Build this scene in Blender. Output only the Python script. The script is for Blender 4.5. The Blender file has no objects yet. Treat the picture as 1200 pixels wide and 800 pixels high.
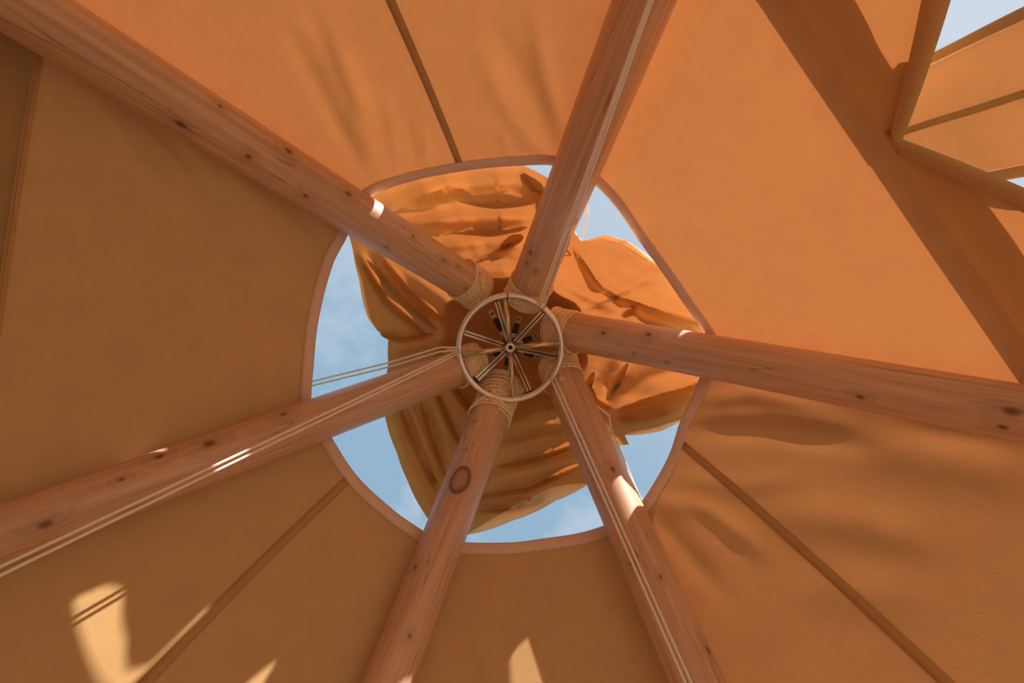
import bpy, math, random
from mathutils import Vector, Matrix, Quaternion, noise
random.seed(4)
sc = bpy.context.scene
C = sc.collection

# ------------------------------------------------------------------ camera
F = 560.0            # focal length in pixels of the 1200 x 800 frame
CZ = 1.0             # lens height above the floor
cam_d = bpy.data.cameras.new('camera'); cam = bpy.data.objects.new('camera', cam_d); C.objects.link(cam)
cam_d.sensor_width = 36.0; cam_d.lens = 36.0 * F / 1200.0; cam_d.clip_start = 0.02; cam_d.clip_end = 500
cam.location = (0, 0, CZ); cam.rotation_euler = (math.pi, 0, 0)      # looking straight up
sc.camera = cam
sc.view_settings.view_transform = 'Standard'; sc.view_settings.look = 'None'
sc.view_settings.exposure = -0.06; sc.view_settings.gamma = 1.0
sc.view_settings.use_curve_mapping = False
sc.cycles.max_bounces = 16; sc.cycles.diffuse_bounces = 8; sc.cycles.transmission_bounces = 12

# ------------------------------------------------------------------ sun and sky
SUN = Vector((840, -1160, 560)).normalized()
sd = bpy.data.lights.new('sun', 'SUN'); so = bpy.data.objects.new('sun', sd); C.objects.link(so)
sd.energy = 8.6; sd.angle = math.radians(0.53); sd.color = (1.0, 0.95, 0.86)
so.location = (8, -16, 18); so.rotation_euler = SUN.to_track_quat('Z', 'Y').to_euler()

w = bpy.data.worlds.new('sky'); sc.world = w; w.use_nodes = True
nt = w.node_tree; N = nt.nodes; N.clear(); Lk = nt.links.new
out = N.new('ShaderNodeOutputWorld'); bg = N.new('ShaderNodeBackground'); Lk(bg.outputs[0], out.inputs[0])
tc = N.new('ShaderNodeTexCoord')
dot = N.new('ShaderNodeVectorMath'); dot.operation = 'DOT_PRODUCT'; Lk(tc.outputs['Generated'], dot.inputs[0]); dot.inputs[1].default_value = SUN
rp = N.new('ShaderNodeValToRGB'); Lk(dot.outputs['Value'], rp.inputs[0])
cr = rp.color_ramp; cr.elements[0].position = 0.0; cr.elements[0].color = (0.31, 0.475, 0.645, 1)
cr.elements[1].position = 1.0; cr.elements[1].color = (0.68, 0.75, 0.84, 1)
e = cr.elements.new(0.25); e.color = (0.335, 0.50, 0.66, 1)
e = cr.elements.new(0.64); e.color = (0.53, 0.645, 0.775, 1)
cn = N.new('ShaderNodeTexNoise'); Lk(tc.outputs['Generated'], cn.inputs['Vector'])
cn.inputs['Scale'].default_value = 4.2; cn.inputs['Detail'].default_value = 7; cn.inputs['Roughness'].default_value = 0.55
cm = N.new('ShaderNodeMapRange'); Lk(cn.outputs['Fac'], cm.inputs[0])
cm.inputs[1].default_value = 0.54; cm.inputs[2].default_value = 0.78; cm.inputs[3].default_value = 0.0; cm.inputs[4].default_value = 0.75
mx = N.new('ShaderNodeMix'); mx.data_type = 'RGBA'; Lk(cm.outputs[0], mx.inputs[0]); Lk(rp.outputs[0], mx.inputs[6]); mx.inputs[7].default_value = (0.74, 0.80, 0.87, 1)
Lk(mx.outputs[2], bg.inputs[0]); bg.inputs[1].default_value = 1.0

# ------------------------------------------------------------------ materials
def new_mat(name):
    m = bpy.data.materials.new(name); m.use_nodes = True
    m.node_tree.nodes.clear(); return m, m.node_tree.nodes, m.node_tree.links.new

def canvas_mat(name, dif, tra, bump=0.15, mottle=0.10):
    m, n, L = new_mat(name)
    o = n.new('ShaderNodeOutputMaterial'); add = n.new('ShaderNodeAddShader')
    d = n.new('ShaderNodeBsdfDiffuse'); t = n.new('ShaderNodeBsdfTranslucent')
    L(d.outputs[0], add.inputs[0]); L(t.outputs[0], add.inputs[1]); L(add.outputs[0], o.inputs[0])
    tc = n.new('ShaderNodeTexCoord')
    nz = n.new('ShaderNodeTexNoise'); L(tc.outputs['Object'], nz.inputs['Vector']); nz.inputs['Scale'].default_value = 9; nz.inputs['Detail'].default_value = 8; nz.inputs['Roughness'].default_value = 0.7
    mr = n.new('ShaderNodeMapRange'); L(nz.outputs['Fac'], mr.inputs[0]); mr.inputs[1].default_value = 0.3; mr.inputs[2].default_value = 0.7
    mr.inputs[3].default_value = 1 - mottle; mr.inputs[4].default_value = 1 + mottle
    for col, node in ((dif, d), (tra, t)):
        s = n.new('ShaderNodeVectorMath'); s.operation = 'SCALE'; s.inputs[0].default_value = col; L(mr.outputs[0], s.inputs['Scale']); L(s.outputs[0], node.inputs['Color'])
    f = n.new('ShaderNodeTexNoise'); L(tc.outputs['Object'], f.inputs['Vector']); f.inputs['Scale'].default_value = 160; f.inputs['Detail'].default_value = 3
    b = n.new('ShaderNodeBump'); L(f.outputs['Fac'], b.inputs['Height']); b.inputs['Strength'].default_value = bump; b.inputs['Distance'].default_value = 0.004
    L(b.outputs[0], d.inputs['Normal']); L(b.outputs[0], t.inputs['Normal'])
    return m

M_canvas = canvas_mat('tan_canvas', (0.52, 0.318, 0.142), (0.143, 0.0475, 0.0145), mottle=0.055)
M_seam = canvas_mat('seam_canvas', (0.50, 0.31, 0.14), (0.17, 0.115, 0.06), mottle=0.05)
M_cap = canvas_mat('cap_canvas', (0.54, 0.315, 0.125), (0.185, 0.061, 0.016), mottle=0.06)
M_tape = canvas_mat('hem_tape', (0.80, 0.60, 0.48), (0.10, 0.05, 0.03), mottle=0.05)
M_pale = canvas_mat('pale_hem', (0.82, 0.68, 0.48), (0.34, 0.25, 0.15), mottle=0.05)

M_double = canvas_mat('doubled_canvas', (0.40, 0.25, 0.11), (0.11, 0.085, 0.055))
M_shade_disc = canvas_mat('shade_disc_canvas', (0.36, 0.22, 0.095), (0.02, 0.014, 0.007))
M_lower = canvas_mat('shade_canvas', (0.36, 0.22, 0.095), (0.06, 0.02, 0.006))  # dimness of the low wall put into a darker colour; valance shares it

def pbr(name, col, rough=0.5, metal=0.0, nscale=None, namp=0.15):
    m, n, L = new_mat(name)
    o = n.new('ShaderNodeOutputMaterial'); p = n.new('ShaderNodeBsdfPrincipled'); L(p.outputs[0], o.inputs[0])
    p.inputs['Base Color'].default_value = (*col, 1); p.inputs['Roughness'].default_value = rough; p.inputs['Metallic'].default_value = metal
    if nscale:
        tc = n.new('ShaderNodeTexCoord'); nz = n.new('ShaderNodeTexNoise'); L(tc.outputs['Object'], nz.inputs['Vector']); nz.inputs['Scale'].default_value = nscale; nz.inputs['Detail'].default_value = 5
        mr = n.new('ShaderNodeMapRange'); L(nz.outputs['Fac'], mr.inputs[0]); mr.inputs[1].default_value = 0.3; mr.inputs[2].default_value = 0.7; mr.inputs[3].default_value = 1 - namp; mr.inputs[4].default_value = 1 + namp
        s = n.new('ShaderNodeVectorMath'); s.operation = 'SCALE'; s.inputs[0].default_value = col; L(mr.outputs[0], s.inputs['Scale']); L(s.outputs[0], p.inputs['Base Color'])
    return m
M_steel = pbr('brushed_steel', (0.86, 0.84, 0.83), 0.36, 1.0, 40, 0.1)
M_zinc = pbr('yellow_zinc_steel', (0.66, 0.55, 0.40), 0.28, 1.0, 40, 0.12)
M_bronze = pbr('bronze_plate', (0.42, 0.30, 0.20), 0.4, 0.7, 60, 0.2)
M_dark = pbr('dark_steel', (0.10, 0.085, 0.075), 0.4, 0.8)
M_hole = pbr('black_plastic', (0.012, 0.01, 0.01), 0.6)
M_cord = pbr('white_cord', (0.93, 0.88, 0.82), 0.6)
M_rope = pbr('hemp_rope', (0.90, 0.71, 0.50), 0.8, 0.0, 120, 0.25)
M_floor = pbr('floor_boards', (0.42, 0.30, 0.20), 0.6, 0.0, 6, 0.15)
M_grass = pbr('dry_grass', (0.16, 0.17, 0.07), 0.9, 0.0, 3, 0.3)

def wood_mat(name, knots, tint=1.0):
    """knots: (centre in the pole's own space, radius, ring)"""
    m, n, L = new_mat(name)
    o = n.new('ShaderNodeOutputMaterial'); p = n.new('ShaderNodeBsdfPrincipled'); L(p.outputs[0], o.inputs[0])
    p.inputs['Roughness'].default_value = 0.48
    tc = n.new('ShaderNodeTexCoord')
    def mapped(sx, sy, sz, loc=(0, 0, 0)):
        a = n.new('ShaderNodeMapping'); L(tc.outputs['Object'], a.inputs['Vector']); a.inputs['Scale'].default_value = (sx, sy, sz); a.inputs['Location'].default_value = loc; return a
    def ramp(src, a, b, lo, hi):
        r = n.new('ShaderNodeMapRange'); r.interpolation_type = 'SMOOTHSTEP'; L(src, r.inputs[0]); r.inputs[1].default_value = a; r.inputs[2].default_value = b; r.inputs[3].default_value = lo; r.inputs[4].default_value = hi; return r.outputs[0]
    def math_(op, a, b):
        q = n.new('ShaderNodeMath'); q.operation = op
        for k, v in enumerate((a, b)):
            if isinstance(v, (int, float)): q.inputs[k].default_value = v
            else: L(v, q.inputs[k])
        return q.outputs[0]
    # knots: dark core, halo that bends the grain
    core = halo = ring = None
    for c, r, rg in knots:
        a = n.new('ShaderNodeVectorMath'); a.operation = 'SUBTRACT'; L(tc.outputs['Object'], a.inputs[0]); a.inputs[1].default_value = c
        b = n.new('ShaderNodeVectorMath'); b.operation = 'MULTIPLY'; L(a.outputs[0], b.inputs[0]); b.inputs[1].default_value = (1, 1, 0.62)
        l = n.new('ShaderNodeVectorMath'); l.operation = 'LENGTH'; L(b.outputs[0], l.inputs[0]); dist = l.outputs['Value']
        k = ramp(dist, r * 0.2, r * 0.75, 1, 0) if not rg else math_('MULTIPLY', ramp(dist, r * 0.5, r * 0.85, 0.35, 1), ramp(dist, r * 0.88, r * 1.1, 1, 0))
        h = ramp(dist, r * 0.6, r * 3.0, 1, 0)
        core = k if core is None else math_('MAXIMUM', core, k)
        halo = h if halo is None else math_('MAXIMUM', halo, h)
    g = n.new('ShaderNodeTexNoise'); L(mapped(70, 70, 2.2).outputs[0], g.inputs['Vector']); g.inputs['Scale'].default_value = 1; g.inputs['Detail'].default_value = 5; g.inputs['Roughness'].default_value = 0.6
    mp = mapped(1, 1, 0.035, (0.05, 0.03, 0))
    ofs = n.new('ShaderNodeVectorMath'); ofs.operation = 'ADD'; L(mp.outputs[0], ofs.inputs[0])
    if halo is not None:
        sc_ = n.new('ShaderNodeVectorMath'); sc_.operation = 'SCALE'; sc_.inputs[0].default_value = (0.010, 0.010, 0); L(halo, sc_.inputs['Scale']); L(sc_.outputs[0], ofs.inputs[1])
    wv = n.new('ShaderNodeTexWave'); wv.wave_type = 'RINGS'; wv.rings_direction = 'Z'; L(ofs.outputs[0], wv.inputs['Vector'])
    wv.inputs['Scale'].default_value = 34; wv.inputs['Distortion'].default_value = 2.5; wv.inputs['Detail'].default_value = 2; wv.inputs['Detail Scale'].default_value = 1.2
    big = n.new('ShaderNodeTexNoise'); L(mapped(6, 6, 1.2).outputs[0], big.inputs['Vector']); big.inputs['Scale'].default_value = 1; big.inputs['Detail'].default_value = 3
    fac = math_('ADD', math_('MULTIPLY', ramp(g.outputs['Fac'], .3, .7, 0, 1), 0.40), math_('MULTIPLY', wv.outputs['Fac'], 0.16))
    fac = math_('ADD', fac, math_('MULTIPLY', ramp(big.outputs['Fac'], .3, .7, 0, 1), 0.3))
    cr = n.new('ShaderNodeValToRGB'); L(fac, cr.inputs[0])
    cr.color_ramp.elements[0].position = 0.1; cr.color_ramp.elements[0].color = (0.76 * tint, 0.50 * tint, 0.335 * tint, 1)
    cr.color_ramp.elements[1].position = 1.0; cr.color_ramp.elements[1].color = (0.43 * tint, 0.245 * tint, 0.148 * tint, 1)
    col = cr.outputs[0]
    # a few long drying cracks
    ck = n.new('ShaderNodeTexNoise'); L(mapped(16, 16, 0.55, (3.1, 1.7, 0.4)).outputs[0], ck.inputs['Vector']); ck.inputs['Scale'].default_value = 1; ck.inputs['Detail'].default_value = 1
    crack = math_('MULTIPLY', ramp(math_('ABSOLUTE', math_('SUBTRACT', ck.outputs['Fac'], 0.5), 0), 0.0, 0.006, 1, 0), 0.45)
    def mix(fac_, a, colr):
        q = n.new('ShaderNodeMix'); q.data_type = 'RGBA'; L(fac_, q.inputs[0]); L(a, q.inputs[6]); q.inputs[7].default_value = (*colr, 1); return q.outputs[2]
    col = mix(crack, col, (0.16, 0.075, 0.04))
    if core is not None:
        col = mix(math_('MULTIPLY', halo, 0.35), col, (0.42, 0.22, 0.12))
        col = mix(math_('MULTIPLY', core, 0.8), col, (0.11, 0.045, 0.022))
    L(col, p.inputs['Base Color'])
    bm_ = n.new('ShaderNodeBump'); L(g.outputs['Fac'], bm_.inputs['Height']); bm_.inputs['Strength'].default_value = 0.25; bm_.inputs['Distance'].default_value = 0.003
    L(bm_.outputs[0], p.inputs['Normal'])
    return m

# ------------------------------------------------------------------ helpers
def P(u, v, d):                      # the point seen at pixel (u, v), d metres above the lens
    return Vector(((u - 600) / F * d, (v - 400) / F * d, CZ + d))
def proj(p):
    d = max(p.z - CZ, 0.05)
    return (600 + F * p.x / d, 400 + F * p.y / d)

def link(name, verts, faces, mat, parent=None, smooth=True, matrix=None):
    me = bpy.data.meshes.new(name); me.from_pydata([tuple(v) for v in verts], [], faces); me.update()
    if smooth:
        for p in me.polygons: p.use_smooth = True
    o = bpy.data.objects.new(name, me); C.objects.link(o); me.materials.append(mat)
    if matrix is not None: o.matrix_world = matrix
    if parent is not None: o.parent = parent
    return o
def empty(name, loc=(0, 0, 0)):
    o = bpy.data.objects.new(name, None); C.objects.link(o); o.location = loc; o.empty_display_size = 0.1; return o
def tag(o, label, cat, group=None):
    o['label'] = label; o['category'] = cat
    if group: o['group'] = group
    return o

class MB:
    def __init__(s): s.v = []; s.f = []
    def add(s, vs, fs):
        k = len(s.v); s.v += [Vector(v) for v in vs]; s.f += [tuple(i + k for i in f) for f in fs]
    def tube(s, pts, r, seg=8, cap=True, closed=False):
        pts = [Vector(p) for p in pts]; n = len(pts); rr = r if isinstance(r, (list, tuple)) else [r] * n
        t0 = (pts[1] - pts[0]).normalized(); a = t0.orthogonal().normalized(); vs = []
        for i, p in enumerate(pts):
            t = (pts[(i + 1) % n] - pts[i - 1]) if closed else (pts[min(i + 1, n - 1)] - pts[max(i - 1, 0)])
            t.normalize(); a = (a - t * a.dot(t)).normalized(); b = t.cross(a)
            for k in range(seg):
                q = 2 * math.pi * k / seg; vs.append(p + (a * math.cos(q) + b * math.sin(q)) * rr[i])
        fs = []
        for i in range(n if closed else n - 1):
            j = (i + 1) % n
            for k in range(seg):
                l = (k + 1) % seg; fs.append((i * seg + k, i * seg + l, j * seg + l, j * seg + k))
        if cap and not closed: fs += [tuple(range(seg))[::-1], tuple((n - 1) * seg + k for k in range(seg))]
        s.add(vs, fs)
    def box(s, c, ax, ay, az, bev=0.0):      # centre, half-axis vectors
        c = Vector(c); ax, ay, az = Vector(ax), Vector(ay), Vector(az); vs = []
        lx, ly, lz = ax.length, ay.length, az.length; b = min(bev, lx * .45, ly * .45, lz * .45)
        import bmesh
        bm = bmesh.new()
        bmesh.ops.create_cube(bm, size=2.0)
        for q in bm.verts: q.co = Vector((q.co.x * lx, q.co.y * ly, q.co.z * lz))
        if b > 0: bmesh.ops.bevel(bm, geom=list(bm.edges), offset=b, segments=2, affect='EDGES')
        ux, uy, uz = ax.normalized(), ay.normalized(), az.normalized()
        bm.verts.ensure_lookup_table(); bm.verts.index_update()
        vs = [c + ux * q.co.x + uy * q.co.y + uz * q.co.z for q in bm.verts]
        fs = [tuple(q.index for q in f.verts) for f in bm.faces]; bm.free(); s.add(vs, fs)
    def ringdisc(s, c, axis, r0, r1, h, seg=24):   # washer / collar with a hole
        axis = Vector(axis).normalized(); a = axis.orthogonal().normalized(); b = axis.cross(a); vs = []; c = Vector(c)
        for (r, z) in ((r0, 0), (r1, 0), (r1, h), (r0, h)):
            for k in range(seg):
                q = 2 * math.pi * k / seg; vs.append(c + (a * math.cos(q) + b * math.sin(q)) * r + axis * z)
        fs = []
        for i in range(4):
            j = (i + 1) % 4
            for k in range(seg):
                l = (k + 1) % seg; fs.append((i * seg + k, i * seg + l, j * seg + l, j * seg + k))
        s.add(vs, fs)
    def build(s, name, mat, parent=None, smooth=True): return link(name, s.v, s.f, mat, parent, smooth)

def seg_dist(p, a, b):
    ax, ay = a; bx, by = b; dx, dy = bx - ax, by - ay; L2 = dx * dx + dy * dy
    t = ((p[0] - ax) * dx + (p[1] - ay) * dy) / L2 if L2 else 0; t = min(1, max(0, t))
    return math.hypot(p[0] - ax - dx * t, p[1] - ay - dy * t), t
def fold_value(p, folds):
    """folds: (polyline in photo pixels, width, height in metres, 'r'ound or 'c'rease)"""
    z = 0
    for pl, wd, amp, kind in folds:
        best = 1e9; bt = 0; n = len(pl) - 1
        for i in range(n):
            d, t = seg_dist(p, pl[i], pl[i + 1])
            if d < best: best = d; bt = (i + t) / n
        if best > wd * 4: continue
        end = min(1.0, 0.25 + 3.0 * min(bt, 1 - bt))
        z += amp * end * (math.exp(-(best / wd) ** 2) if kind == 'r' else 1.25 * math.exp(-best / wd))
    return z

# ------------------------------------------------------------------ poles: where they run
# tip pixel, far pixel, width in pixels at both
POLE = {'A': ((563, 341), (43, 18), 44, 77), 'B': ((614, 352), (755, 0), 46, 71), 'C': ((647, 384), (1200, 485), 44, 69),
        'D': ((652, 425), (817, 800), 44, 62), 'E': ((590, 448), (454, 800), 44, 57), 'F': ((560, 423), (0, 627), 42, 71)}
ORDER = 'ABCDEF'
DT, SLOPE = 2.45, 0.9
class PoleLine: pass
PL = {}
for k, (a, b, w0, w1) in POLE.items():
    q = PoleLine(); q.tip = P(*a, DT); lo, hi = 0.1, DT - 0.01
    for _ in range(60):
        m = (lo + hi) / 2; p = P(*b, m)
        if math.hypot(p.x - q.tip.x, p.y - q.tip.y) < SLOPE * (DT - m): lo = m
        else: hi = m
    q.far = P(*b, m); q.r0 = w0 * DT / 2 / F * 0.98; q.r1 = w1 * m / 2 / F
    q.dir = (q.far - q.tip).normalized(); q.lf = (q.far - q.tip).length
    q.len = (q.tip.z - 0.09) / -q.dir.z; q.foot = q.tip + q.dir * q.len
    side = Vector((0, 0, 1)).cross(q.dir).normalized(); nrm = q.dir.cross(side).normalized()
    q.side = side; q.out = nrm if nrm.z > 0 else -nrm               # outward = up
    q.rad = lambda l, q=q: q.r0 + (q.r1 - q.r0) * min(1.15, l / q.lf)
    L0, L1 = -0.1, (q.tip.z + q.out.z * (q.rad(q.len) + .012) - 0.01) / -q.dir.z
    q.o0 = q.tip + q.dir * L0 + q.out * (q.r0 + 0.012); q.o1 = q.tip + q.dir * L1 + q.out * (q.rad(q.len) + 0.012)
    PL[k] = q

# ------------------------------------------------------------------ canvas facets between neighbouring poles
def bil(f, s, t):
    a, b = PL[f[0]], PL[f[1]]
    return (a.o0.lerp(a.o1, t)).lerp(b.o0.lerp(b.o1, t), s)
def facet_n(f, s, t):
    ds = bil(f, s + .01, t) - bil(f, s - .01, t); dt = bil(f, s, t + .01) - bil(f, s, t - .01)
    n = ds.cross(dt).normalized(); return n if n.z > 0 else -n
def px_to_st(f, u, v):
    best = None
    for i in range(-4, 25):
        for j in range(-4, 41):
            s, t = i / 20, j / 40; p = bil(f, s, t)
            if p.z - CZ < 0.15: continue
            x, y = proj(p); e = (x - u) ** 2 + (y - v) ** 2
            if best is None or e < best[0]: best = (e, s, t)
    _, s, t = best
    for _ in range(12):
        h = 1e-4; x, y = proj(bil(f, s, t)); xs, ys = proj(bil(f, s + h, t)); xt, yt = proj(bil(f, s, t + h))
        a, b, c, d = (xs - x) / h, (xt - x) / h, (ys - y) / h, (yt - y) / h; det = a * d - b * c
        if abs(det) < 1e-9: break
        ex, ey = u - x, v - y; s += max(-.2, min(.2, (d * ex - b * ey) / det)); t += max(-.2, min(.2, (-c * ex + a * ey) / det))
    return s, t
def st_curve(f, pts):
    st = sorted(px_to_st(f, *p) for p in pts)
    def g(s):
        if s <= st[0][0]: i = 0
        elif s >= st[-1][0]: i = len(st) - 2
        else: i = max(k for k in range(len(st) - 1) if st[k][0] <= s)
        # smooth (Catmull-Rom) inside, straight outside
        (s0, t0), (s1, t1) = st[i], st[i + 1]; x = (s - s0) / (s1 - s0)
        if x < 0 or x > 1: return t0 + (t1 - t0) * x
        m0 = (t1 - st[i - 1][1]) / (s1 - st[i - 1][0]) if i > 0 else (t1 - t0) / (s1 - s0)
        m1 = (st[i + 2][1] - t0) / (st[i + 2][0] - s0) if i + 2 < len(st) else (t1 - t0) / (s1 - s0)
        h = s1 - s0; x2, x3 = x * x, x * x * x
        return (2 * x3 - 3 * x2 + 1) * t0 + (x3 - 2 * x2 + x) * h * m0 + (-2 * x3 + 3 * x2) * t1 + (x3 - x2) * h * m1
    return g
HEM = {'AB': [(418, 243), (440, 224), (480, 209), (520, 200), (560, 194), (600, 191), (645, 191), (672, 199)],
       'BC': [(676, 198), (697, 213), (724, 240), (752, 280), (780, 318), (800, 348), (826, 386), (838, 412)],
       'CD': [(831, 418), (824, 440), (801, 494), (785, 540), (753, 592), (738, 608)],
       'DE': [(737, 607), (712, 617), (681, 627), (632, 635), (600, 639), (541, 638), (516, 634)],
       'EF': [(518, 640), (494, 624), (460, 601), (415, 559), (382, 507), (368, 486)],
       'FA': [(364, 487), (362, 465), (364, 430), (369, 378), (384, 318), (404, 277), (414, 258)]}
FOLD = {'AB': [([(385, 40), (412, 110), (436, 190)], 16, 0.030, 'r'), ([(330, 20), (400, 150), (432, 205)], 10, -0.014, 'r'), ([(360, 0), (425, 160)], 8, -.012, 'r'),
               ([(575, 30), (612, 90), (650, 170)], 14, -0.020, 'r'), ([(625, 20), (640, 90), (660, 160)], 10, 0.016, 'r'), ([(560, 60), (600, 140), (640, 185)], 10, .014, 'r'),
               ([(452, 110), (465, 195)], 6, 0.007, 'r'), ([(475, 130), (486, 190)], 6, -0.007, 'r'), ([(497, 150), (500, 188)], 5, 0.006, 'r'), ([(585, 150), (598, 185)], 7, .007, 'r')],
        'BC': [([(760, 60), (720, 200)], 30, 0.010, 'r'), ([(900, 330), (850, 385)], 18, 0.008, 'r'), ([(1000, 150), (860, 330)], 60, .012, 'r')],
        'CD': [([(818, 470), (880, 462), (980, 482)], 13, 0.024, 'r'), ([(812, 505), (900, 505), (1020, 525)], 13, -0.022, 'r'), ([(850, 440), (930, 450)], 8, -.014, 'r'), ([(815, 490), (900, 485), (1000, 498)], 10, .016, 'r'),
               ([(1000, 520), (1200, 560)], 24, 0.016, 'r'), ([(1060, 500), (1200, 520)], 14, -0.02, 'r'),
               ([(770, 585), (830, 600), (900, 650)], 12, 0.018, 'r'), ([(765, 600), (800, 640), (850, 700)], 12, -0.016, 'r'), ([(900, 600), (1000, 610), (1100, 640)], 24, 0.020, 'r'), ([(950, 690), (1080, 700)], 26, .012, 'r'),
               ([(790, 560), (860, 570), (950, 560)], 12, .010, 'r'), ([(785, 580), (840, 620), (880, 660)], 10, -.008, 'r')],
        'DE': [([(700, 660), (620, 690)], 40, 0.008, 'r')],
        'EF': [([(440, 610), (300, 740)], 40, 0.006, 'r')],
        'FA': [([(140, 118), (190, 150), (250, 228)], 9, 0.016, 'r'), ([(100, 100), (160, 190), (230, 250)], 12, -0.012, 'r'), ([(310, 205), (370, 270), (392, 310)], 12, 0.014, 'r'), ([(270, 190), (330, 290)], 12, -.01, 'r'), ([(12, 60), (45, 72)], 10, 0.012, 'r')]}
lap_t = st_curve('FA', [(47, 65), (22, 215), (2, 350)])
hem_t = {f: st_curve(f, HEM[f]) for f in HEM}
EAVE_PX = [(820, -161), (930, 0), (1043, 165), (1200, 395), (1290, 527)]
eave_t = st_curve('BC', EAVE_PX)
def surf(f, s, t, off=0.0):
    p = bil(f, s, t); n = facet_n(f, s, t); e = min(1.0, min(s, 1 - s) * 9); e = max(0, e)
    z = 0
    if p.z > CZ + 0.2: z = fold_value(proj(p), FOLD[f]) * e
    # cloth hangs very slightly slack between the poles
    z -= 0.02 * math.sin(math.pi * max(0, min(1, s))) * math.sin(math.pi * max(0, min(1, t)))
    return p + n * (z * 0.75 + off)

def grid_mesh(fn, nu, nv):
    vs = [fn(i / nu, j / nv) for j in range(nv + 1) for i in range(nu + 1)]
    fs = [(j * (nu + 1) + i, j * (nu + 1) + i + 1, (j + 1) * (nu + 1) + i + 1, (j + 1) * (nu + 1) + i) for j in range(nv) for i in range(nu)]
    return vs, fs
def slab_mesh(lo, hi, nu, nv):        # closed thin slab between two surfaces
    a, fa = grid_mesh(lo, nu, nv); b, fb = grid_mesh(hi, nu, nv); k = len(a); w_ = nu + 1
    fs = [tuple(reversed(f)) for f in fa] + [tuple(i + k for i in f) for f in fb]
    for i in range(nu):
        fs.append((i, i + 1, i + 1 + k, i + k)); j = nv * w_; fs.append((j + i + 1, j + i, j + i + k, j + i + 1 + k))
    for j in range(nv):
        fs.append(((j + 1) * w_, j * w_, j * w_ + k, (j + 1) * w_ + k)); fs.append((j * w_ + nu, (j + 1) * w_ + nu, (j + 1) * w_ + nu + k, j * w_ + nu + k))
    return a + b, fs

# ------------------------------------------------------------------ ground and floor
gv = [(0, 0, -0.03)] + [(60 * math.cos(a * math.pi / 24), 60 * math.sin(a * math.pi / 24), -0.03) for a in range(48)]
g = link('ground', gv, [(0, 1 + a, 1 + (a + 1) % 48) for a in range(48)], M_grass, smooth=False); g['kind'] = 'structure'
fo = [PL[k].o1.copy() for k in ORDER]
fv = [(0, 0, 0)] + [(p.x * .995, p.y * .995, 0.0) for p in fo] + [(p.x * .995, p.y * .995, -0.025) for p in fo]
flo = link('floor', fv, [(0, 1 + i, 1 + (i + 1) % 6) for i in range(6)] + [(1 + i, 7 + i, 7 + (i + 1) % 6, 1 + (i + 1) % 6) for i in range(6)], M_floor, smooth=False); flo['kind'] = 'structure'

# ------------------------------------------------------------------ tipi cover
tipi = tag(empty('tipi_canvas'), 'tan canvas tipi cover stretched over the timber poles, with a round hemmed smoke hole', 'tent cover')
NEXT = {k: ORDER[(i + 1) % 6] for i, k in enumerate(ORDER)}
for k in ORDER:
    f = k + NEXT[k]
    def fn(x, y, f=f):
        s = x; h = hem_t[f](s); b = eave_t(s) if f == 'BC' else (lap_t(s) + .002 if f == 'FA' else 1.0)
        return surf(f, s, h + (b - h) * (y ** 1.35))
    vs, fs = grid_mesh(fn, 110, 120)
    link('panel', vs, fs, M_canvas, tipi)
    dl = 0.045 / (PL[k].o1 - PL[k].o0).length
    def lo(x, y, f=f): return surf(f, x, hem_t[f](x) - dl * .12 + dl * y, -0.007 - 0.004 * math.sin(math.pi * y))
    def hi(x, y, f=f): return surf(f, x, hem_t[f](x) - dl * .12 + dl * y, 0.004)
    link('hem', *slab_mesh(lo, hi, 90, 4), M_tape, tipi)
SEAM = {'AB': ((540, 195), (458, 0), 0.026), 'CD': ((805, 525), (1110, 800), 0.030), 'EF': ((408, 562), (175, 795), 0.030)}
for f, (a, b, wd) in SEAM.items():
    s0, t0 = px_to_st(f, *a); s1, t1 = px_to_st(f, *b)
    ta = hem_t[f](s0) + 0.008
    def row(x, y, off, f=f, s0=s0, t0=t0, s1=s1, t1=t1, ta=ta, wd=wd):
        t = ta + (1.0 - ta) * y; s = s0 + (s1 - s0) * (t - t0) / (t1 - t0); wS = (bil(f, s + .01, t) - bil(f, s - .01, t)).length / .02
        return surf(f, s + (x - .5) * wd / wS, t, off)
    link('seam', *slab_mesh(lambda x, y: row(x, y, -0.006), lambda x, y: row(x, y, -0.0015), 2, 120), M_seam, tipi)
# level seam on the far left facet, with the low wall below it, its dimness put into the colour
link('seam', *slab_mesh(lambda x, y: surf('FA', x, lap_t(x) + .0018 * (y - .5), -0.006), lambda x, y: surf('FA', x, lap_t(x) + .0018 * (y - .5), -0.0015), 110, 2), M_canvas, tipi)
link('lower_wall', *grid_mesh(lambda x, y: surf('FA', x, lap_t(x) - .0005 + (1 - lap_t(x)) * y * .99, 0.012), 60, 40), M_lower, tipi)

# ---- entrance side: two flaps below the eave of facet BC, a rolled door flap between them
jamb1 = [px_to_st('BC', *p) for p in ((1048, 165), (1096, 0))]
jamb2 = [px_to_st('BC', *p) for p in ((1046, 168), (1200, 236))]
def jam(j, t):
    (s0, t0), (s1, t1) = j; return s0 + (s1 - s0) * (t - t0) / (t1 - t0)
TV = jamb1[0][1]
WING = 0.035
TEND = 0.62
def j1(t): return max(0.05, jam(jamb1, max(t, TV - .004)))
def j2(t): return min(0.95, jam(jamb2, max(t, TV - .004)))
def wing1(x, y):
    t0 = eave_t(x * .5) - 0.008; t = t0 + (1 - t0) * y ** 1.5
    return surf('BC', x * j1(t), t, WING)
def wing2(x, y):
    t0 = eave_t(.5 + x * .5) - 0.008; t = t0 + (1 - t0) * y ** 1.5; q = j2(t)
    return surf('BC', q + (1 - q) * x, t, WING)
link('entrance_flap', *grid_mesh(wing1, 40, 90), M_canvas, tipi)
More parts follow.
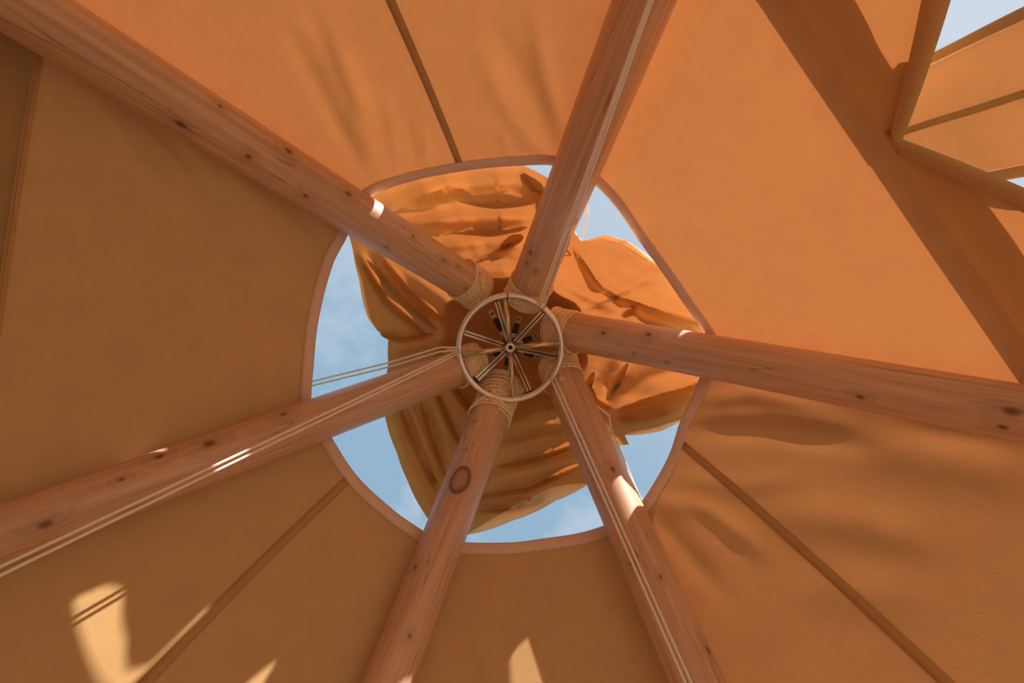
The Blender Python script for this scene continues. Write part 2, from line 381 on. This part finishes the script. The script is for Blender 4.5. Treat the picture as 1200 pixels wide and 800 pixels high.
link('entrance_flap', *grid_mesh(wing2, 40, 90), M_canvas, tipi)
VAL1 = st_curve('BC', [(940, -100), (1012, 22), (1027, 50), (1037, 72), (1048, 90), (1058, 104), (1068, 104), (1080, 110)])
VAL2 = st_curve('BC', [(1110, 165), (1135, 198), (1157, 229), (1178, 264), (1200, 303), (1260, 400)])
def val1(x, y):
    s0 = x * .52; a = eave_t(s0) - 0.012; b = VAL1(s0); t = a + (b - a) * y; return surf('BC', x * .99 * j1(t), t, WING + .010)
def val2(x, y):
    s0 = .54 + x * .46; a = eave_t(s0) - 0.012; b = VAL2(s0); t = a + (b - a) * y; q = j2(t) + .005; return surf('BC', q + (1 - q) * x, t, WING + .010)
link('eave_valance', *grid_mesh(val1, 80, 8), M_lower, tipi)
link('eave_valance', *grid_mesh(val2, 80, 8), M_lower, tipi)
for j, jj in ((jamb1, j1), (jamb2, j2)):
    mb = MB(); pts = []; rad = []
    for i in range(40):
        y = i / 39; t = TV - 0.006 + (1 - TV) * y ** 1.6
        s = jam(j, t)
        if s < .05 or s > .95: break
        pts.append(surf('BC', s, t, WING - .012)); rad.append(0.013 + min(0.024, 0.30 * (t - TV + .006)) * (1 if jj is j1 else .8))
    mb.tube(pts, rad, 12); mb.build('rolled_edge', M_canvas, tipi)

flap_root = empty('door_canopy', P(1048, 165, 1.4)); tag(flap_root, 'tan canvas door flap stretched as a canopy, with sky past both its hemmed edges', 'canopy')
def on_plane(u, v, q0, q1, q2):
    n = (q1 - q0).cross(q2 - q0); o = Vector((0, 0, CZ)); d = P(u, v, 1.0) - o
    return o + d * ((q0 - o).dot(n) / d.dot(n))
pV = P(1042, 160, surf('BC', *jamb1[0], WING + .02).z - CZ + .012)
pA = P(1076, 70.6, surf('BC', *px_to_st('BC', 1076, 70.6), WING + .05).z - CZ + .03); pB = P(1150, 216, surf('BC', *px_to_st('BC', 1150, 216), WING + .05).z - CZ + .03)
oA, oB = on_plane(1380, -83, pV, pA, pB), on_plane(1380, 175, pV, pA, pB)
def flp(x, y):                         # x across the flap, y outwards
    a = pA.lerp(oA, y); b = pB.lerp(oB, y); m = pV.lerp((oA + oB) / 2, y)
    p = a.lerp(m, x * 2) if x < .5 else m.lerp(b, x * 2 - 1)
    return p + Vector((0, 0, 0.03 * math.sin(math.pi * x) * y + .004 * math.sin(14 * y + 5 * x)))
def local(vs, root): return [Vector(v) - root.location for v in vs]
def part_local(name, mesh, mat, root):
    return link(name, local(mesh[0], root), mesh[1], mat, root)
UP = Vector((0, 0, 1))
part_local('canopy_cloth', grid_mesh(flp, 40, 40), M_canvas, flap_root)
part_local('hem', slab_mesh(lambda x, y: flp(.085 * x, y) - UP * .007, lambda x, y: flp(.085 * x, y) - UP * .001, 4, 40), M_canvas, flap_root)
part_local('hem', slab_mesh(lambda x, y: flp(1 - .085 * x, y) - UP * .007, lambda x, y: flp(1 - .085 * x, y) - UP * .001, 4, 40), M_canvas, flap_root)
part_local('seam', slab_mesh(lambda x, y: flp(.5 + (x - .5) * .045, y) - UP * .008, lambda x, y: flp(.5 + (x - .5) * .045, y) - UP * .0015, 4, 40), M_canvas, flap_root)
for x in (0.085, 0.915):
    mb = MB(); mb.tube([flp(x, i / 40) - UP * .008 - flap_root.location for i in range(41)], .0035, 8); mb.build('piping', M_pale, flap_root)

# ------------------------------------------------------------------ smoke hole cap: a gathered cloth draped above the pole tops
CX, CY = 600, 405
RIM = [(408, 272), (421, 228), (450, 208), (480, 196), (506, 187), (530, 179), (548, 170), (562, 163), (573, 167), (581, 183), (592, 190), (606, 193), (616, 195), (641, 208), (660, 230), (677, 254), (673, 272), (681, 283), (695, 279), (709, 275), (734, 282), (756, 297), (778, 317),
       (838, 300), (833, 338), (821, 366), (827, 387), (840, 412), (850, 450), (840, 485), (803, 490), (775, 505), (740, 520), (729, 510), (722, 522), (716, 545), (690, 567), (650, 587), (600, 610), (545, 627), (520, 624), (501, 607),
       (477, 562), (465, 530), (454, 500), (449, 474), (452, 450), (455, 426), (455, 398), (441, 386), (431, 372), (421, 328), (413, 290)]
ang = sorted((math.atan2(y - CY, x - CX), math.hypot(x - CX, y - CY)) for x, y in RIM)
ang = [(a - 2 * math.pi, r) for a, r in ang[-2:]] + ang + [(a + 2 * math.pi, r) for a, r in ang[:2]]
def rim_r(a):
    for (a0, r0), (a1, r1) in zip(ang, ang[1:]):
        if a0 <= a <= a1: return r0 + (r1 - r0) * (a - a0) / (a1 - a0 + 1e-9)
    return 200
CAPF = [ # left, between poles F and A: radial creases and a puffed roll
        ([(424, 300), (455, 350), (505, 392)], 7, 0.040, 'c'), ([(432, 300), (470, 345), (515, 385)], 5, -0.030, 'c'), ([(448, 300), (485, 345), (528, 380)], 6, 0.035, 'c'), ([(462, 322), (505, 372)], 4, -0.028, 'c'), ([(470, 315), (520, 350), (545, 380)], 8, 0.03, 'r'),
        ([(445, 388), (470, 396), (512, 388)], 5, 0.045, 'c'), ([(458, 408), (485, 404), (515, 402)], 11, -0.045, 'r'),
        # lower left, F to E
        ([(470, 470), (486, 515), (515, 577)], 6, 0.042, 'c'), ([(478, 468), (496, 515), (520, 570)], 6, -0.030, 'r'), ([(493, 462), (506, 505), (524, 556)], 5, 0.040, 'c'), ([(504, 460), (520, 495), (534, 525)], 9, -0.034, 'r'), ([(513, 456), (528, 490), (541, 520)], 5, 0.042, 'c'),
        ([(530, 450), (545, 470), (556, 484)], 5, 0.035, 'c'), ([(458, 480), (475, 540), (508, 600)], 7, -0.02, 'r'), ([(480, 505), (500, 545), (515, 565)], 4, -.02, 'c'),
        # bottom, E to D
        ([(600, 508), (630, 498), (660, 497)], 7, 0.034, 'r'), ([(590, 525), (640, 512), (672, 508)], 7, -0.03, 'r'), ([(580, 545), (630, 535), (672, 520)], 5, 0.042, 'c'), ([(575, 560), (630, 548), (680, 535)], 8, -0.03, 'r'),
        ([(556, 580), (615, 572), (680, 544)], 5, 0.045, 'c'), ([(560, 590), (625, 585), (660, 572)], 4, -0.03, 'c'), ([(556, 597), (600, 596), (640, 585)], 4, 0.035, 'c'), ([(612, 490), (650, 478)], 6, .03, 'r'),
        # top, A to B: level swags
        ([(462, 238), (520, 217), (600, 212), (640, 222)], 9, 0.036, 'r'), ([(470, 255), (540, 240), (635, 238)], 8, -0.026, 'r'), ([(478, 262), (550, 256), (632, 254)], 6, 0.034, 'r'), ([(500, 280), (560, 270), (625, 270)], 8, -0.028, 'r'), ([(515, 290), (570, 283), (620, 290)], 6, 0.03, 'r'), ([(530, 310), (580, 300), (615, 310)], 6, -0.024, 'r'),
        ([(553, 306), (590, 290), (612, 276)], 4, 0.030, 'c'), ([(560, 318), (600, 316)], 6, .02, 'r'), ([(612, 200), (625, 220), (640, 228)], 5, 0.03, 'c'),
        ([(630, 250), (637, 240), (646, 232)], 8, -0.075, 'r'),
        # right, B to C: creases running down to the right
        ([(674, 290), (690, 315), (706, 338)], 4, 0.050, 'c'), ([(700, 300), (740, 325), (790, 350)], 10, -0.022, 'r'), ([(690, 320), (720, 345), (770, 362), (830, 380)], 5, 0.034, 'c'), ([(720, 352), (755, 375), (800, 385)], 7, -0.035, 'r'), ([(725, 340), (760, 357), (815, 378)], 6, -.02, 'r'),
        ([(655, 330), (690, 348), (720, 362)], 6, 0.028, 'r'), ([(690, 285), (730, 290), (770, 320)], 9, -0.04, 'r'), ([(728, 366), (745, 360)], 5, .04, 'c'),
        # lower right, C to D: cloth gathered to a tie beside pole D
        ([(717, 478), (700, 468), (690, 445)], 5, 0.05, 'c'), ([(722, 480), (745, 470), (800, 455), (835, 440)], 6, 0.045, 'c'), ([(725, 492), (760, 492), (810, 474)], 10, -0.045, 'r'), ([(714, 470), (728, 445), (740, 425)], 5, 0.04, 'c'), ([(705, 460), (712, 440), (722, 425)], 6, -0.035, 'r'), ([(690, 460), (700, 435)], 5, 0.03, 'c'), ([(735, 455), (770, 440), (820, 425)], 9, -.03, 'r')]
def cap_depth(r): return 2.535 / (r / 560 + 0.9) + 0.13 + CAP_GAP
CAP_GAP = 0.04
# between the poles the cloth sags; (angle in degrees in plan as the photo shows it, sag in metres at the rim)
SAG = [(-180, .05), (-160, .05), (-150, 0), (-131, 0), (-120, .03), (-112, .08), (-104, .15), (-95, .15), (-86, .18), (-80, .22), (-77.5, .21), (-76, .10), (-74, 0), (-64.5, 0), (-62, .60), (-55, .52), (-45, .40), (-32, .22), (-25, .07), (-18, .05), (-13, 0), (14, 0), (24, .14), (40, .12), (47, 0), (65, 0), (80, .05), (98, .05), (103, 0), (118, 0), (130, .04), (150, .02), (153, 0), (168, 0), (180, .05)]
def sag(a):
    a = math.degrees(a)
    for (a0, z0), (a1, z1) in zip(SAG, SAG[1:]):
        if a0 <= a <= a1: x = (a - a0) / (a1 - a0); x = x * x * (3 - 2 * x); return z0 + (z1 - z0) * x
    return 0.0
EDGES = [((688, 568), (548, 626), 19), ((413, 290), (443, 388), 5), ((803, 490), (742, 519), 9), ((682, 283), (776, 316), 7)]
def rim_x(u, v): return (math.atan2(v - CY, u - CX) + math.pi) / (2 * math.pi)
def edge_w(p0, p1, w_, q):
    x0, x1 = rim_x(*p0), rim_x(*p1); x = (q - x0) / (x1 - x0)
    return w_ * math.sin(math.pi * x) ** .6 if 0 < x < 1 else 0.0
def cap_pt(x, y, off=0.0):
    a = -math.pi + 2 * math.pi * x; R_ = rim_r(a); r = 0.3 + (R_ - 0.3) * y
    u, v = CX + r * math.cos(a), CY + r * math.sin(a)
    rim_drop = 0.0
    n3 = noise.noise(Vector((u * .02, v * .02, 3.1)))
    return P(u, v, cap_depth(r) - sag(a) * min(1.0, max(0.0, (r - 60) / 140)) ** 1.3 + 1.6 * fold_value((u, v), CAPF) * min(1, r / 90) + 0.02 * n3 + off)
def cap_at(u, v, off):
    a = math.atan2(v - CY, u - CX); r = max(0.3, math.hypot(u - CX, v - CY)); return cap_pt((a + math.pi) / (2 * math.pi), (r - 0.3) / (rim_r(a) - 0.3), off)
capm = MB(); PLEATS = []
def cap_main(x, y):
    w_ = max(edge_w(*e, x) for e in EDGES) - 1.5; return cap_pt(x, y * (1 - max(0, w_) / rim_r(-math.pi + 2 * math.pi * x)))
capm.add(*grid_mesh(cap_main, 440, 84))
# cloth doubled over itself along the sharp pleats, and at the folded-over patches of the top sector
def overlap(ea, eb, off, nu=14, nv=4):
    def at(pl, x):
        k = min(int(x * (len(pl) - 1)), len(pl) - 2); t = x * (len(pl) - 1) - k
        return (pl[k][0] + (pl[k + 1][0] - pl[k][0]) * t, pl[k][1] + (pl[k + 1][1] - pl[k][1]) * t)
    def fn(x, y):
        p, q = at(ea, x), at(eb, x); e = math.sin(math.pi * min(1, max(0, x))) ** .4; m = ((p[0] + q[0]) / 2, (p[1] + q[1]) / 2)
        y_ = .5 + (y - .5) * e; return cap_at(p[0] + (q[0] - p[0]) * y_, p[1] + (q[1] - p[1]) * y_, off)
    PLEATS.append(grid_mesh(fn, nu, nv))
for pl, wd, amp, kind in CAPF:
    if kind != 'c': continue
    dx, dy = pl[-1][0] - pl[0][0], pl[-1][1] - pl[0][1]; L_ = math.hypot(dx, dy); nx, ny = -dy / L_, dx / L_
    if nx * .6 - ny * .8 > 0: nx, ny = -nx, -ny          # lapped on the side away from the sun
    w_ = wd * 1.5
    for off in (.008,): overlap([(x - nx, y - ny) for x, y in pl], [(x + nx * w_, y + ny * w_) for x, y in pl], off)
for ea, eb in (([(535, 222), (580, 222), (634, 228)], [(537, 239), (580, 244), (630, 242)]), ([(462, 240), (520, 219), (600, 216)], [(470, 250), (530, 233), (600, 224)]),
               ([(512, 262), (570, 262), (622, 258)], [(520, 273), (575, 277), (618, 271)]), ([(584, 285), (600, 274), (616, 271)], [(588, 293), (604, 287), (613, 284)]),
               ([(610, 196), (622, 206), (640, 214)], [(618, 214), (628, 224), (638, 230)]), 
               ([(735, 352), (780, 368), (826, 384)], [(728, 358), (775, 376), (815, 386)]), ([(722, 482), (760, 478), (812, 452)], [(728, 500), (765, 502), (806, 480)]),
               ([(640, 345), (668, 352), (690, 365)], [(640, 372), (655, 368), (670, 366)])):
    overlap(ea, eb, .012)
shade_disc = MB()
for off in (.02,):                              # unseen disc added above the cap centre to darken the hub area
    shade_disc.add(*grid_mesh(lambda x, y: cap_at(CX + (0.4 + 88 * y * (1 + .06 * math.sin(9 * x * 2 * math.pi))) * math.cos(2 * math.pi * x), CY + (0.4 + 88 * y * (1 + .06 * math.sin(9 * x * 2 * math.pi))) * math.sin(2 * math.pi * x), off), 72, 14))
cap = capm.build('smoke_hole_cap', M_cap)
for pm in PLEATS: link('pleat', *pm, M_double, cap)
shade_disc.build('shade_disc', M_shade_disc, cap)
tag(cap, 'crumpled tan canvas cap draped over the pole tops above the smoke hole', 'canvas cap')
for p0, p1, w_ in EDGES:
    x0, x1 = rim_x(*p0), rim_x(*p1)
    def ed(x, y, off):
        q = x0 + (x1 - x0) * (.004 + .992 * x); R_ = rim_r(-math.pi + 2 * math.pi * q); wd = edge_w(p0, p1, w_, q)
        return cap_pt(q, 1 - wd * (1 - y) / R_, off)
    link('turned_edge', *slab_mesh(lambda x, y: ed(x, y, -.004 - .008 * math.sin(math.pi * y)), lambda x, y: ed(x, y, .001), 60, 4), M_pale, cap)['label'] = 'pale turned edge'

# ------------------------------------------------------------------ timber poles with rope lashings
KNOTS = {'A': [((212, 145), .020, 0), ((338, 177), .018, 0), ((358, 229), .012, 0), ((291, 183), .015, 0), ((258, 125), .010, 0), ((408, 227), .016, 0), ((520, 305), .012, 0), ((537, 312), .010, 0), ((546, 338), .010, 0), ((453, 290), .009, 0), ((484, 277), .009, 0)],
         'B': [((622, 296), .018, 0), ((618, 308), .014, 0), ((628, 318), .010, 0)],
         'C': [((707, 390), .013, 0), ((760, 392), .018, 0), ((1008, 465), .013, 0), ((1186, 482), .022, 0), ((782, 424), .010, 0), ((1175, 500), .014, 0)],
         'D': [((718, 550), .016, 0), ((774, 676), .010, 0), ((829, 762), .016, 0), ((740, 660), .012, 0)],
         'E': [((539, 562), .042, 1), ((540, 571), .012, 0), ((556, 494), .010, 0), ((487, 664), .012, 0), ((480, 745), .010, 0)],
         'F': [((245, 520), .022, 0), ((332, 486), .016, 0), ((187, 535), .016, 0), ((53, 614), .018, 0), ((142, 562), .010, 0)]}
PLABEL = {'A': 'long knotty timber pole with one thin bright sunlit band, running to the top left corner',
          'B': 'broad timber pole at the top with a bundle of white cords down its face',
          'C': 'plain timber pole running from the hub to the right edge, no cords along it',
          'D': 'timber pole with a bright white sunlit patch where it crosses the smoke hole hem',
          'E': 'timber pole with one large oval ringed knot, running to the bottom edge',
          'F': 'timber pole with two cords stretched along it, running from the hub to the left edge'}
LASH = {'A': (.03, .15, 11), 'B': (.02, .135, 11), 'C': (.02, .17, 13), 'D': (.02, .14, 11), 'E': (.015, .25, 20), 'F': (.02, .16, 13)}
for k in ORDER:
    q = PL[k]; zc = q.dir; xc = -q.out; yc = zc.cross(xc)        # local X faces the inside of the tent
    M = Matrix(((xc.x, yc.x, zc.x, q.tip.x), (xc.y, yc.y, zc.y, q.tip.y), (xc.z, yc.z, zc.z, q.tip.z), (0, 0, 0, 1))); Mi = M.inverted()
    kn = []
    for (u, v), r, rg in KNOTS[k]:
        o = Vector((0, 0, CZ)); d = P(u, v, 1.0) - o; lo_, ld = Mi @ o, (Mi.to_3x3() @ d)
        R_ = (q.r0 + q.r1) / 2; hit = None
        for _ in range(3):
            a = ld.x ** 2 + ld.y ** 2; b = 2 * (lo_.x * ld.x + lo_.y * ld.y); c = lo_.x ** 2 + lo_.y ** 2 - R_ * R_; D_ = b * b - 4 * a * c
            tt = (-b - math.sqrt(max(0, D_))) / (2 * a); hit = lo_ + ld * tt; R_ = q.rad(max(0, hit.z))
        kn.append((tuple(hit), r, rg))
    mat = wood_mat('pole_wood', kn, 1.05)
    vs, fs = [], []; SEG = 40; rings = [0.0, 0.008] + [0.008 + (q.len - .008) * (i / 90) ** 1.0 for i in range(1, 91)]
    for i, l in enumerate(rings):
        for s_ in range(SEG):
            a = 2 * math.pi * s_ / SEG; r = q.rad(l) - (0.01 if i == 0 else 0)
            r += 0.0022 * noise.noise(Vector((math.cos(a) * 2, math.sin(a) * 2, l * 1.3 + ord(k) * 7)))
            for (h, kr, rg) in kn:       # slight swelling round the knots
                dd = math.dist((r * math.cos(a), r * math.sin(a), l), h); r += 0.0035 * math.exp(-(dd / (kr * 2)) ** 2)
            vs.append(Vector((r * math.cos(a), r * math.sin(a), l)))
    n = len(rings)
    for i in range(n - 1):
        for s_ in range(SEG):
            t_ = (s_ + 1) % SEG; fs.append((i * SEG + s_, i * SEG + t_, (i + 1) * SEG + t_, (i + 1) * SEG + s_))
    fs += [tuple(range(SEG))[::-1], tuple((n - 1) * SEG + s_ for s_ in range(SEG))]
    pole = link('timber_pole', vs, fs, mat); pole.matrix_world = M
    tag(pole, PLABEL[k], 'pole', 'timber poles meeting at the hub')
    # lashing: one long cord wound round the top
    l0, l1, turns = LASH[k]; mb = MB(); pts = []; rr = .0055
    nst = turns * 24
    rnd = random.Random(ord(k))
    wob = [rnd.uniform(-.004, .004) for _ in range(turns + 2)]
    for i in range(nst + 1):
        x = i / nst; a = 2 * math.pi * turns * x + ord(k); tn = turns * x; w0 = wob[int(tn)] + (wob[int(tn) + 1] - wob[int(tn)]) * (tn % 1)
        l = l0 + (l1 - l0) * x + w0 + .006 * math.sin(a * .5); R_ = q.rad(l) + rr * .75 + abs(w0)
        pts.append((R_ * math.cos(a), R_ * math.sin(a), l))
    mb.tube(pts, rr, 7)
    # a slanting crossing turn over the windings
    pts = []
    for i in range(41):
        a = 2 * math.pi * i / 40 + ord(k) * 2; l = (l0 + l1) / 2 + (l1 - l0) * .52 * math.sin(a); R_ = q.rad(l) + rr * 2.3
        pts.append((R_ * math.cos(a), R_ * math.sin(a), l))
    mb.tube(pts[:-1], rr, 7, closed=True)
    lash = mb.build('rope_lashing', M_rope, pole)
    mb = MB(); mb.ringdisc((0, 0, -.012), (0, 0, 1), .0, .016, .012, 6); mb.ringdisc((0, 0, -.004), (0, 0, 1), .0, .026, .004, 20); mb.build('bolt', M_steel, pole, smooth=False)['label'] = 'steel bolt'

# ------------------------------------------------------------------ steel hub
DR = 2.25
hub = empty('steel_hub', P(598, 407, DR)); tag(hub, 'round steel hub ring with crossed spokes where the six poles meet', 'hub ring')
H0 = hub.location
def HL(u, v, d): return P(u, v, d) - H0
RR = 60.0 * DR / F
mb = MB(); mb.tube([(RR * math.cos(a * math.pi / 48), RR * 1.015 * math.sin(a * math.pi / 48), 0) for a in range(96)], .0145, 14, closed=True); ringo = mb.build('ring', M_steel, hub)
mb = MB(); a = math.radians(-93); c = Vector((RR * math.cos(a), RR * 1.015 * math.sin(a), 0)); tdir = Vector((-math.sin(a), math.cos(a), 0)); mb.tube([c - tdir * .003, c + tdir * .003], .0152, 14); mb.build('weld', M_dark, ringo)
for p in ((592, 349), (541, 416), (601, 466), (657, 402)):
    mb = MB(); e = HL(*p, DR); d = e.normalized(); mb.tube([d * .02, e], .0125, 14); mb.build('spoke', M_zinc, hub)
mb = MB(); mb.box((0, 0, -.006), (.022, .002, 0), (-.002, .022, 0), (0, 0, .018), .008); boss = mb.build('boss', M_steel, hub)
mb = MB(); mb.ringdisc((0, 0, -.029), (0, 0, 1), .010, .021, .006, 24); mb.build('collar', M_steel, boss)
mb = MB(); mb.ringdisc((0, 0, -.0255), (0, 0, 1), 0, .0105, .002, 24); mb.build('bore', M_hole, boss)
DU = 2.43 - DR
mb = MB(); mb.tube([(0, 0, .01), (0, 0, DU + .05)], .016, 14); mb.build('post', M_steel, hub)
mb = MB(); mb.ringdisc((0, 0, DU - .02), (0, 0, 1), 0, .060, .012, 6); mb.ringdisc((0, 0, DU + .03), (0, 0, 1), 0, .05, .012, 24); mb.build('plate', M_dark, hub, smooth=False)
for (u, v) in ((543, 389), (637, 365), (558, 445), (621, 459), (582, 352), (654, 418)):
    e = HL(u, v, 2.31); s_ = HL(598 + (u - 598) * .16, 407 + (v - 407) * .16, 2.40); d = (e - s_); L_ = d.length; d.normalize(); sd_ = d.cross(UP).normalized(); up = sd_.cross(d)
    mb = MB()
    for sg in (-1, 1): mb.box((s_ + e) / 2 + sd_ * sg * .0075, d * L_ / 2, sd_ * .0042, up * .010, .002)
    arm = mb.build('arm', M_steel, hub, smooth=False)
    mb = MB(); mb.box((s_ + e) / 2 + UP * .006, d * L_ / 2, sd_ * .005, up * .003, .001); mb.build('slot', M_dark, arm, smooth=False)
    mb = MB(); mb.box(e + d * .007, d * .009, sd_ * .018, up * .014, .003); mb.build('end_cap', M_hole, arm)
for k in ORDER:
    q = PL[k]; u, v = POLE[k][0]; e = HL(598 + (u - 598) * .66, 407 + (v - 407) * .66, 2.40); s_ = HL(598 + (u - 598) * .2, 407 + (v - 407) * .2, 2.42); d = e - s_; L_ = d.length; d.normalize(); sd_ = d.cross(UP).normalized(); up = sd_.cross(d)
    mb = MB(); mb.box((s_ + e) / 2, d * L_ / 2, sd_ * .013, up * .004, .002)
    br = mb.build('bracket', M_bronze, hub, smooth=False)
    mb = MB(); mb.box(s_ + d * L_ * .45 - UP * .010, d * L_ * .24, sd_ * .014, up * .009, .004); mb.build('clevis', M_hole, br, smooth=False)
    for fr in (.86,):
        c = s_ + d * L_ * fr - UP * .004; mb = MB(); mb.ringdisc(c, -UP, 0, .009, .008, 6); mb.build('bolt', M_dark, br, smooth=False)['label'] = 'dark bolt head'
    c = s_ + d * L_ * .12 - UP * .012; mb = MB(); mb.ringdisc(c, -UP, .004, .011, .006, 16); mb.build('washer', M_zinc, br)

# ------------------------------------------------------------------ cords
def cord(label, pts, r=.0042, sub=1):
    """pts: (u, v, depth)"""
    p = [P(*x) for x in pts]; o = empty('cord')
    mb = MB(); q = []
    for a, b in zip(p, p[1:]): q += [a.lerp(b, i / 12) for i in range(12)]
    q.append(p[-1]); bpy.data.objects.remove(o)
    mb.tube(q, r, 8); ob = mb.build('cord', M_cord); tag(ob, label, 'cord', 'thin white cords tied to the hub ring'); return ob
def near_pole(k, u, v, gap=.02):
    """depth of the ray (u, v) a little in front of the pole's inner face"""
    q = PL[k]; best = None
    for i in range(400):
        l = q.len * i / 400; a = q.tip + q.dir * l
        if a.z - CZ < .05: break
        x, y = proj(a); e = math.hypot(x - u, y - v)
        if best is None or e < best[0]: best = (e, a.z - CZ - q.rad(l) * 1.25)
    return best[1] - gap
def run(k, u0, v0, u1, v1, ext=0.0):
    d1 = near_pole(k, u1, v1); a, b = P(u0, v0, DR - .016), P(u1, v1, d1)
    c = a + (b - a) * 1.9
    c = a + (b - a) * min(1.9, (a.z - 0.25) / (a.z - b.z))
    return a, b, c
def long_cord(label, k, u0, v0, u1, v1, r=0.0042):
    a, b, c = run(k, u0, v0, u1, v1); mb = MB(); mb.tube([a.lerp(c, i / 30) for i in range(31)], r, 8)
    ob = mb.build('cord', M_cord); tag(ob, label, 'cord', 'thin white cords tied to the hub ring')
long_cord('white cord along the left pole, upper of the two reaching the left edge', 'F', 539, 410, 0, 664)
long_cord('white cord along the left pole, lower of the two reaching the left edge', 'F', 540, 413, 0, 674)
long_cord('white cord on the top pole, leftmost of its three strands', 'B', 629, 361, 760.5, 0)
long_cord('white cord on the top pole, middle one of its three strands', 'B', 632, 361, 763, 0)
long_cord('white cord on the top pole, rightmost of its three strands', 'B', 637, 362, 764.5, 0)
long_cord('white cord down the lower right pole, left of the pair reaching the bottom edge', 'D', 645, 442, 803, 800)
long_cord('white cord down the lower right pole, right of the pair reaching the bottom edge', 'D', 649, 440, 810, 800)
cord('white cord crossing the left sky gap, upper of the pair over the hem', [(538, 407, DR), (515, 407, 2.2), (455, 425, 2.17), (365, 447, 2.10), (330, 456, 2.16)], 0.0042)
cord('white cord crossing the left sky gap, lower of the pair over the hem', [(538, 410, DR), (515, 412, 2.2), (455, 430, 2.17), (365, 452, 2.10), (330, 461, 2.16)], 0.0042)
cord('white cord slanting from the hub ring straight to the hem beside the sunlit pole patch', [(655, 442, DR), (690, 479, 2.16), (722, 522, 2.12), (735, 553, 2.12), (754, 590, 2.10), (768, 615, 2.16)], 0.0042)
cord('white cord bent over the gathered cap cloth beside the lower right pole', [(657, 441, DR), (690, 468, 2.2), (714, 487, 2.22), (716, 503, 2.2), (730, 535, 2.15), (751, 586, 2.1), (766, 612, 2.16)], 0.0042)
cord('white cord loop hanging at the cap edge in the sky gap beside the top pole', [(677, 240, 2.3), (687, 232, 2.24), (689, 250, 2.24), (686, 266, 2.24), (681, 282, 2.25), (676, 279, 2.27), (673, 272, 2.3)], .005)
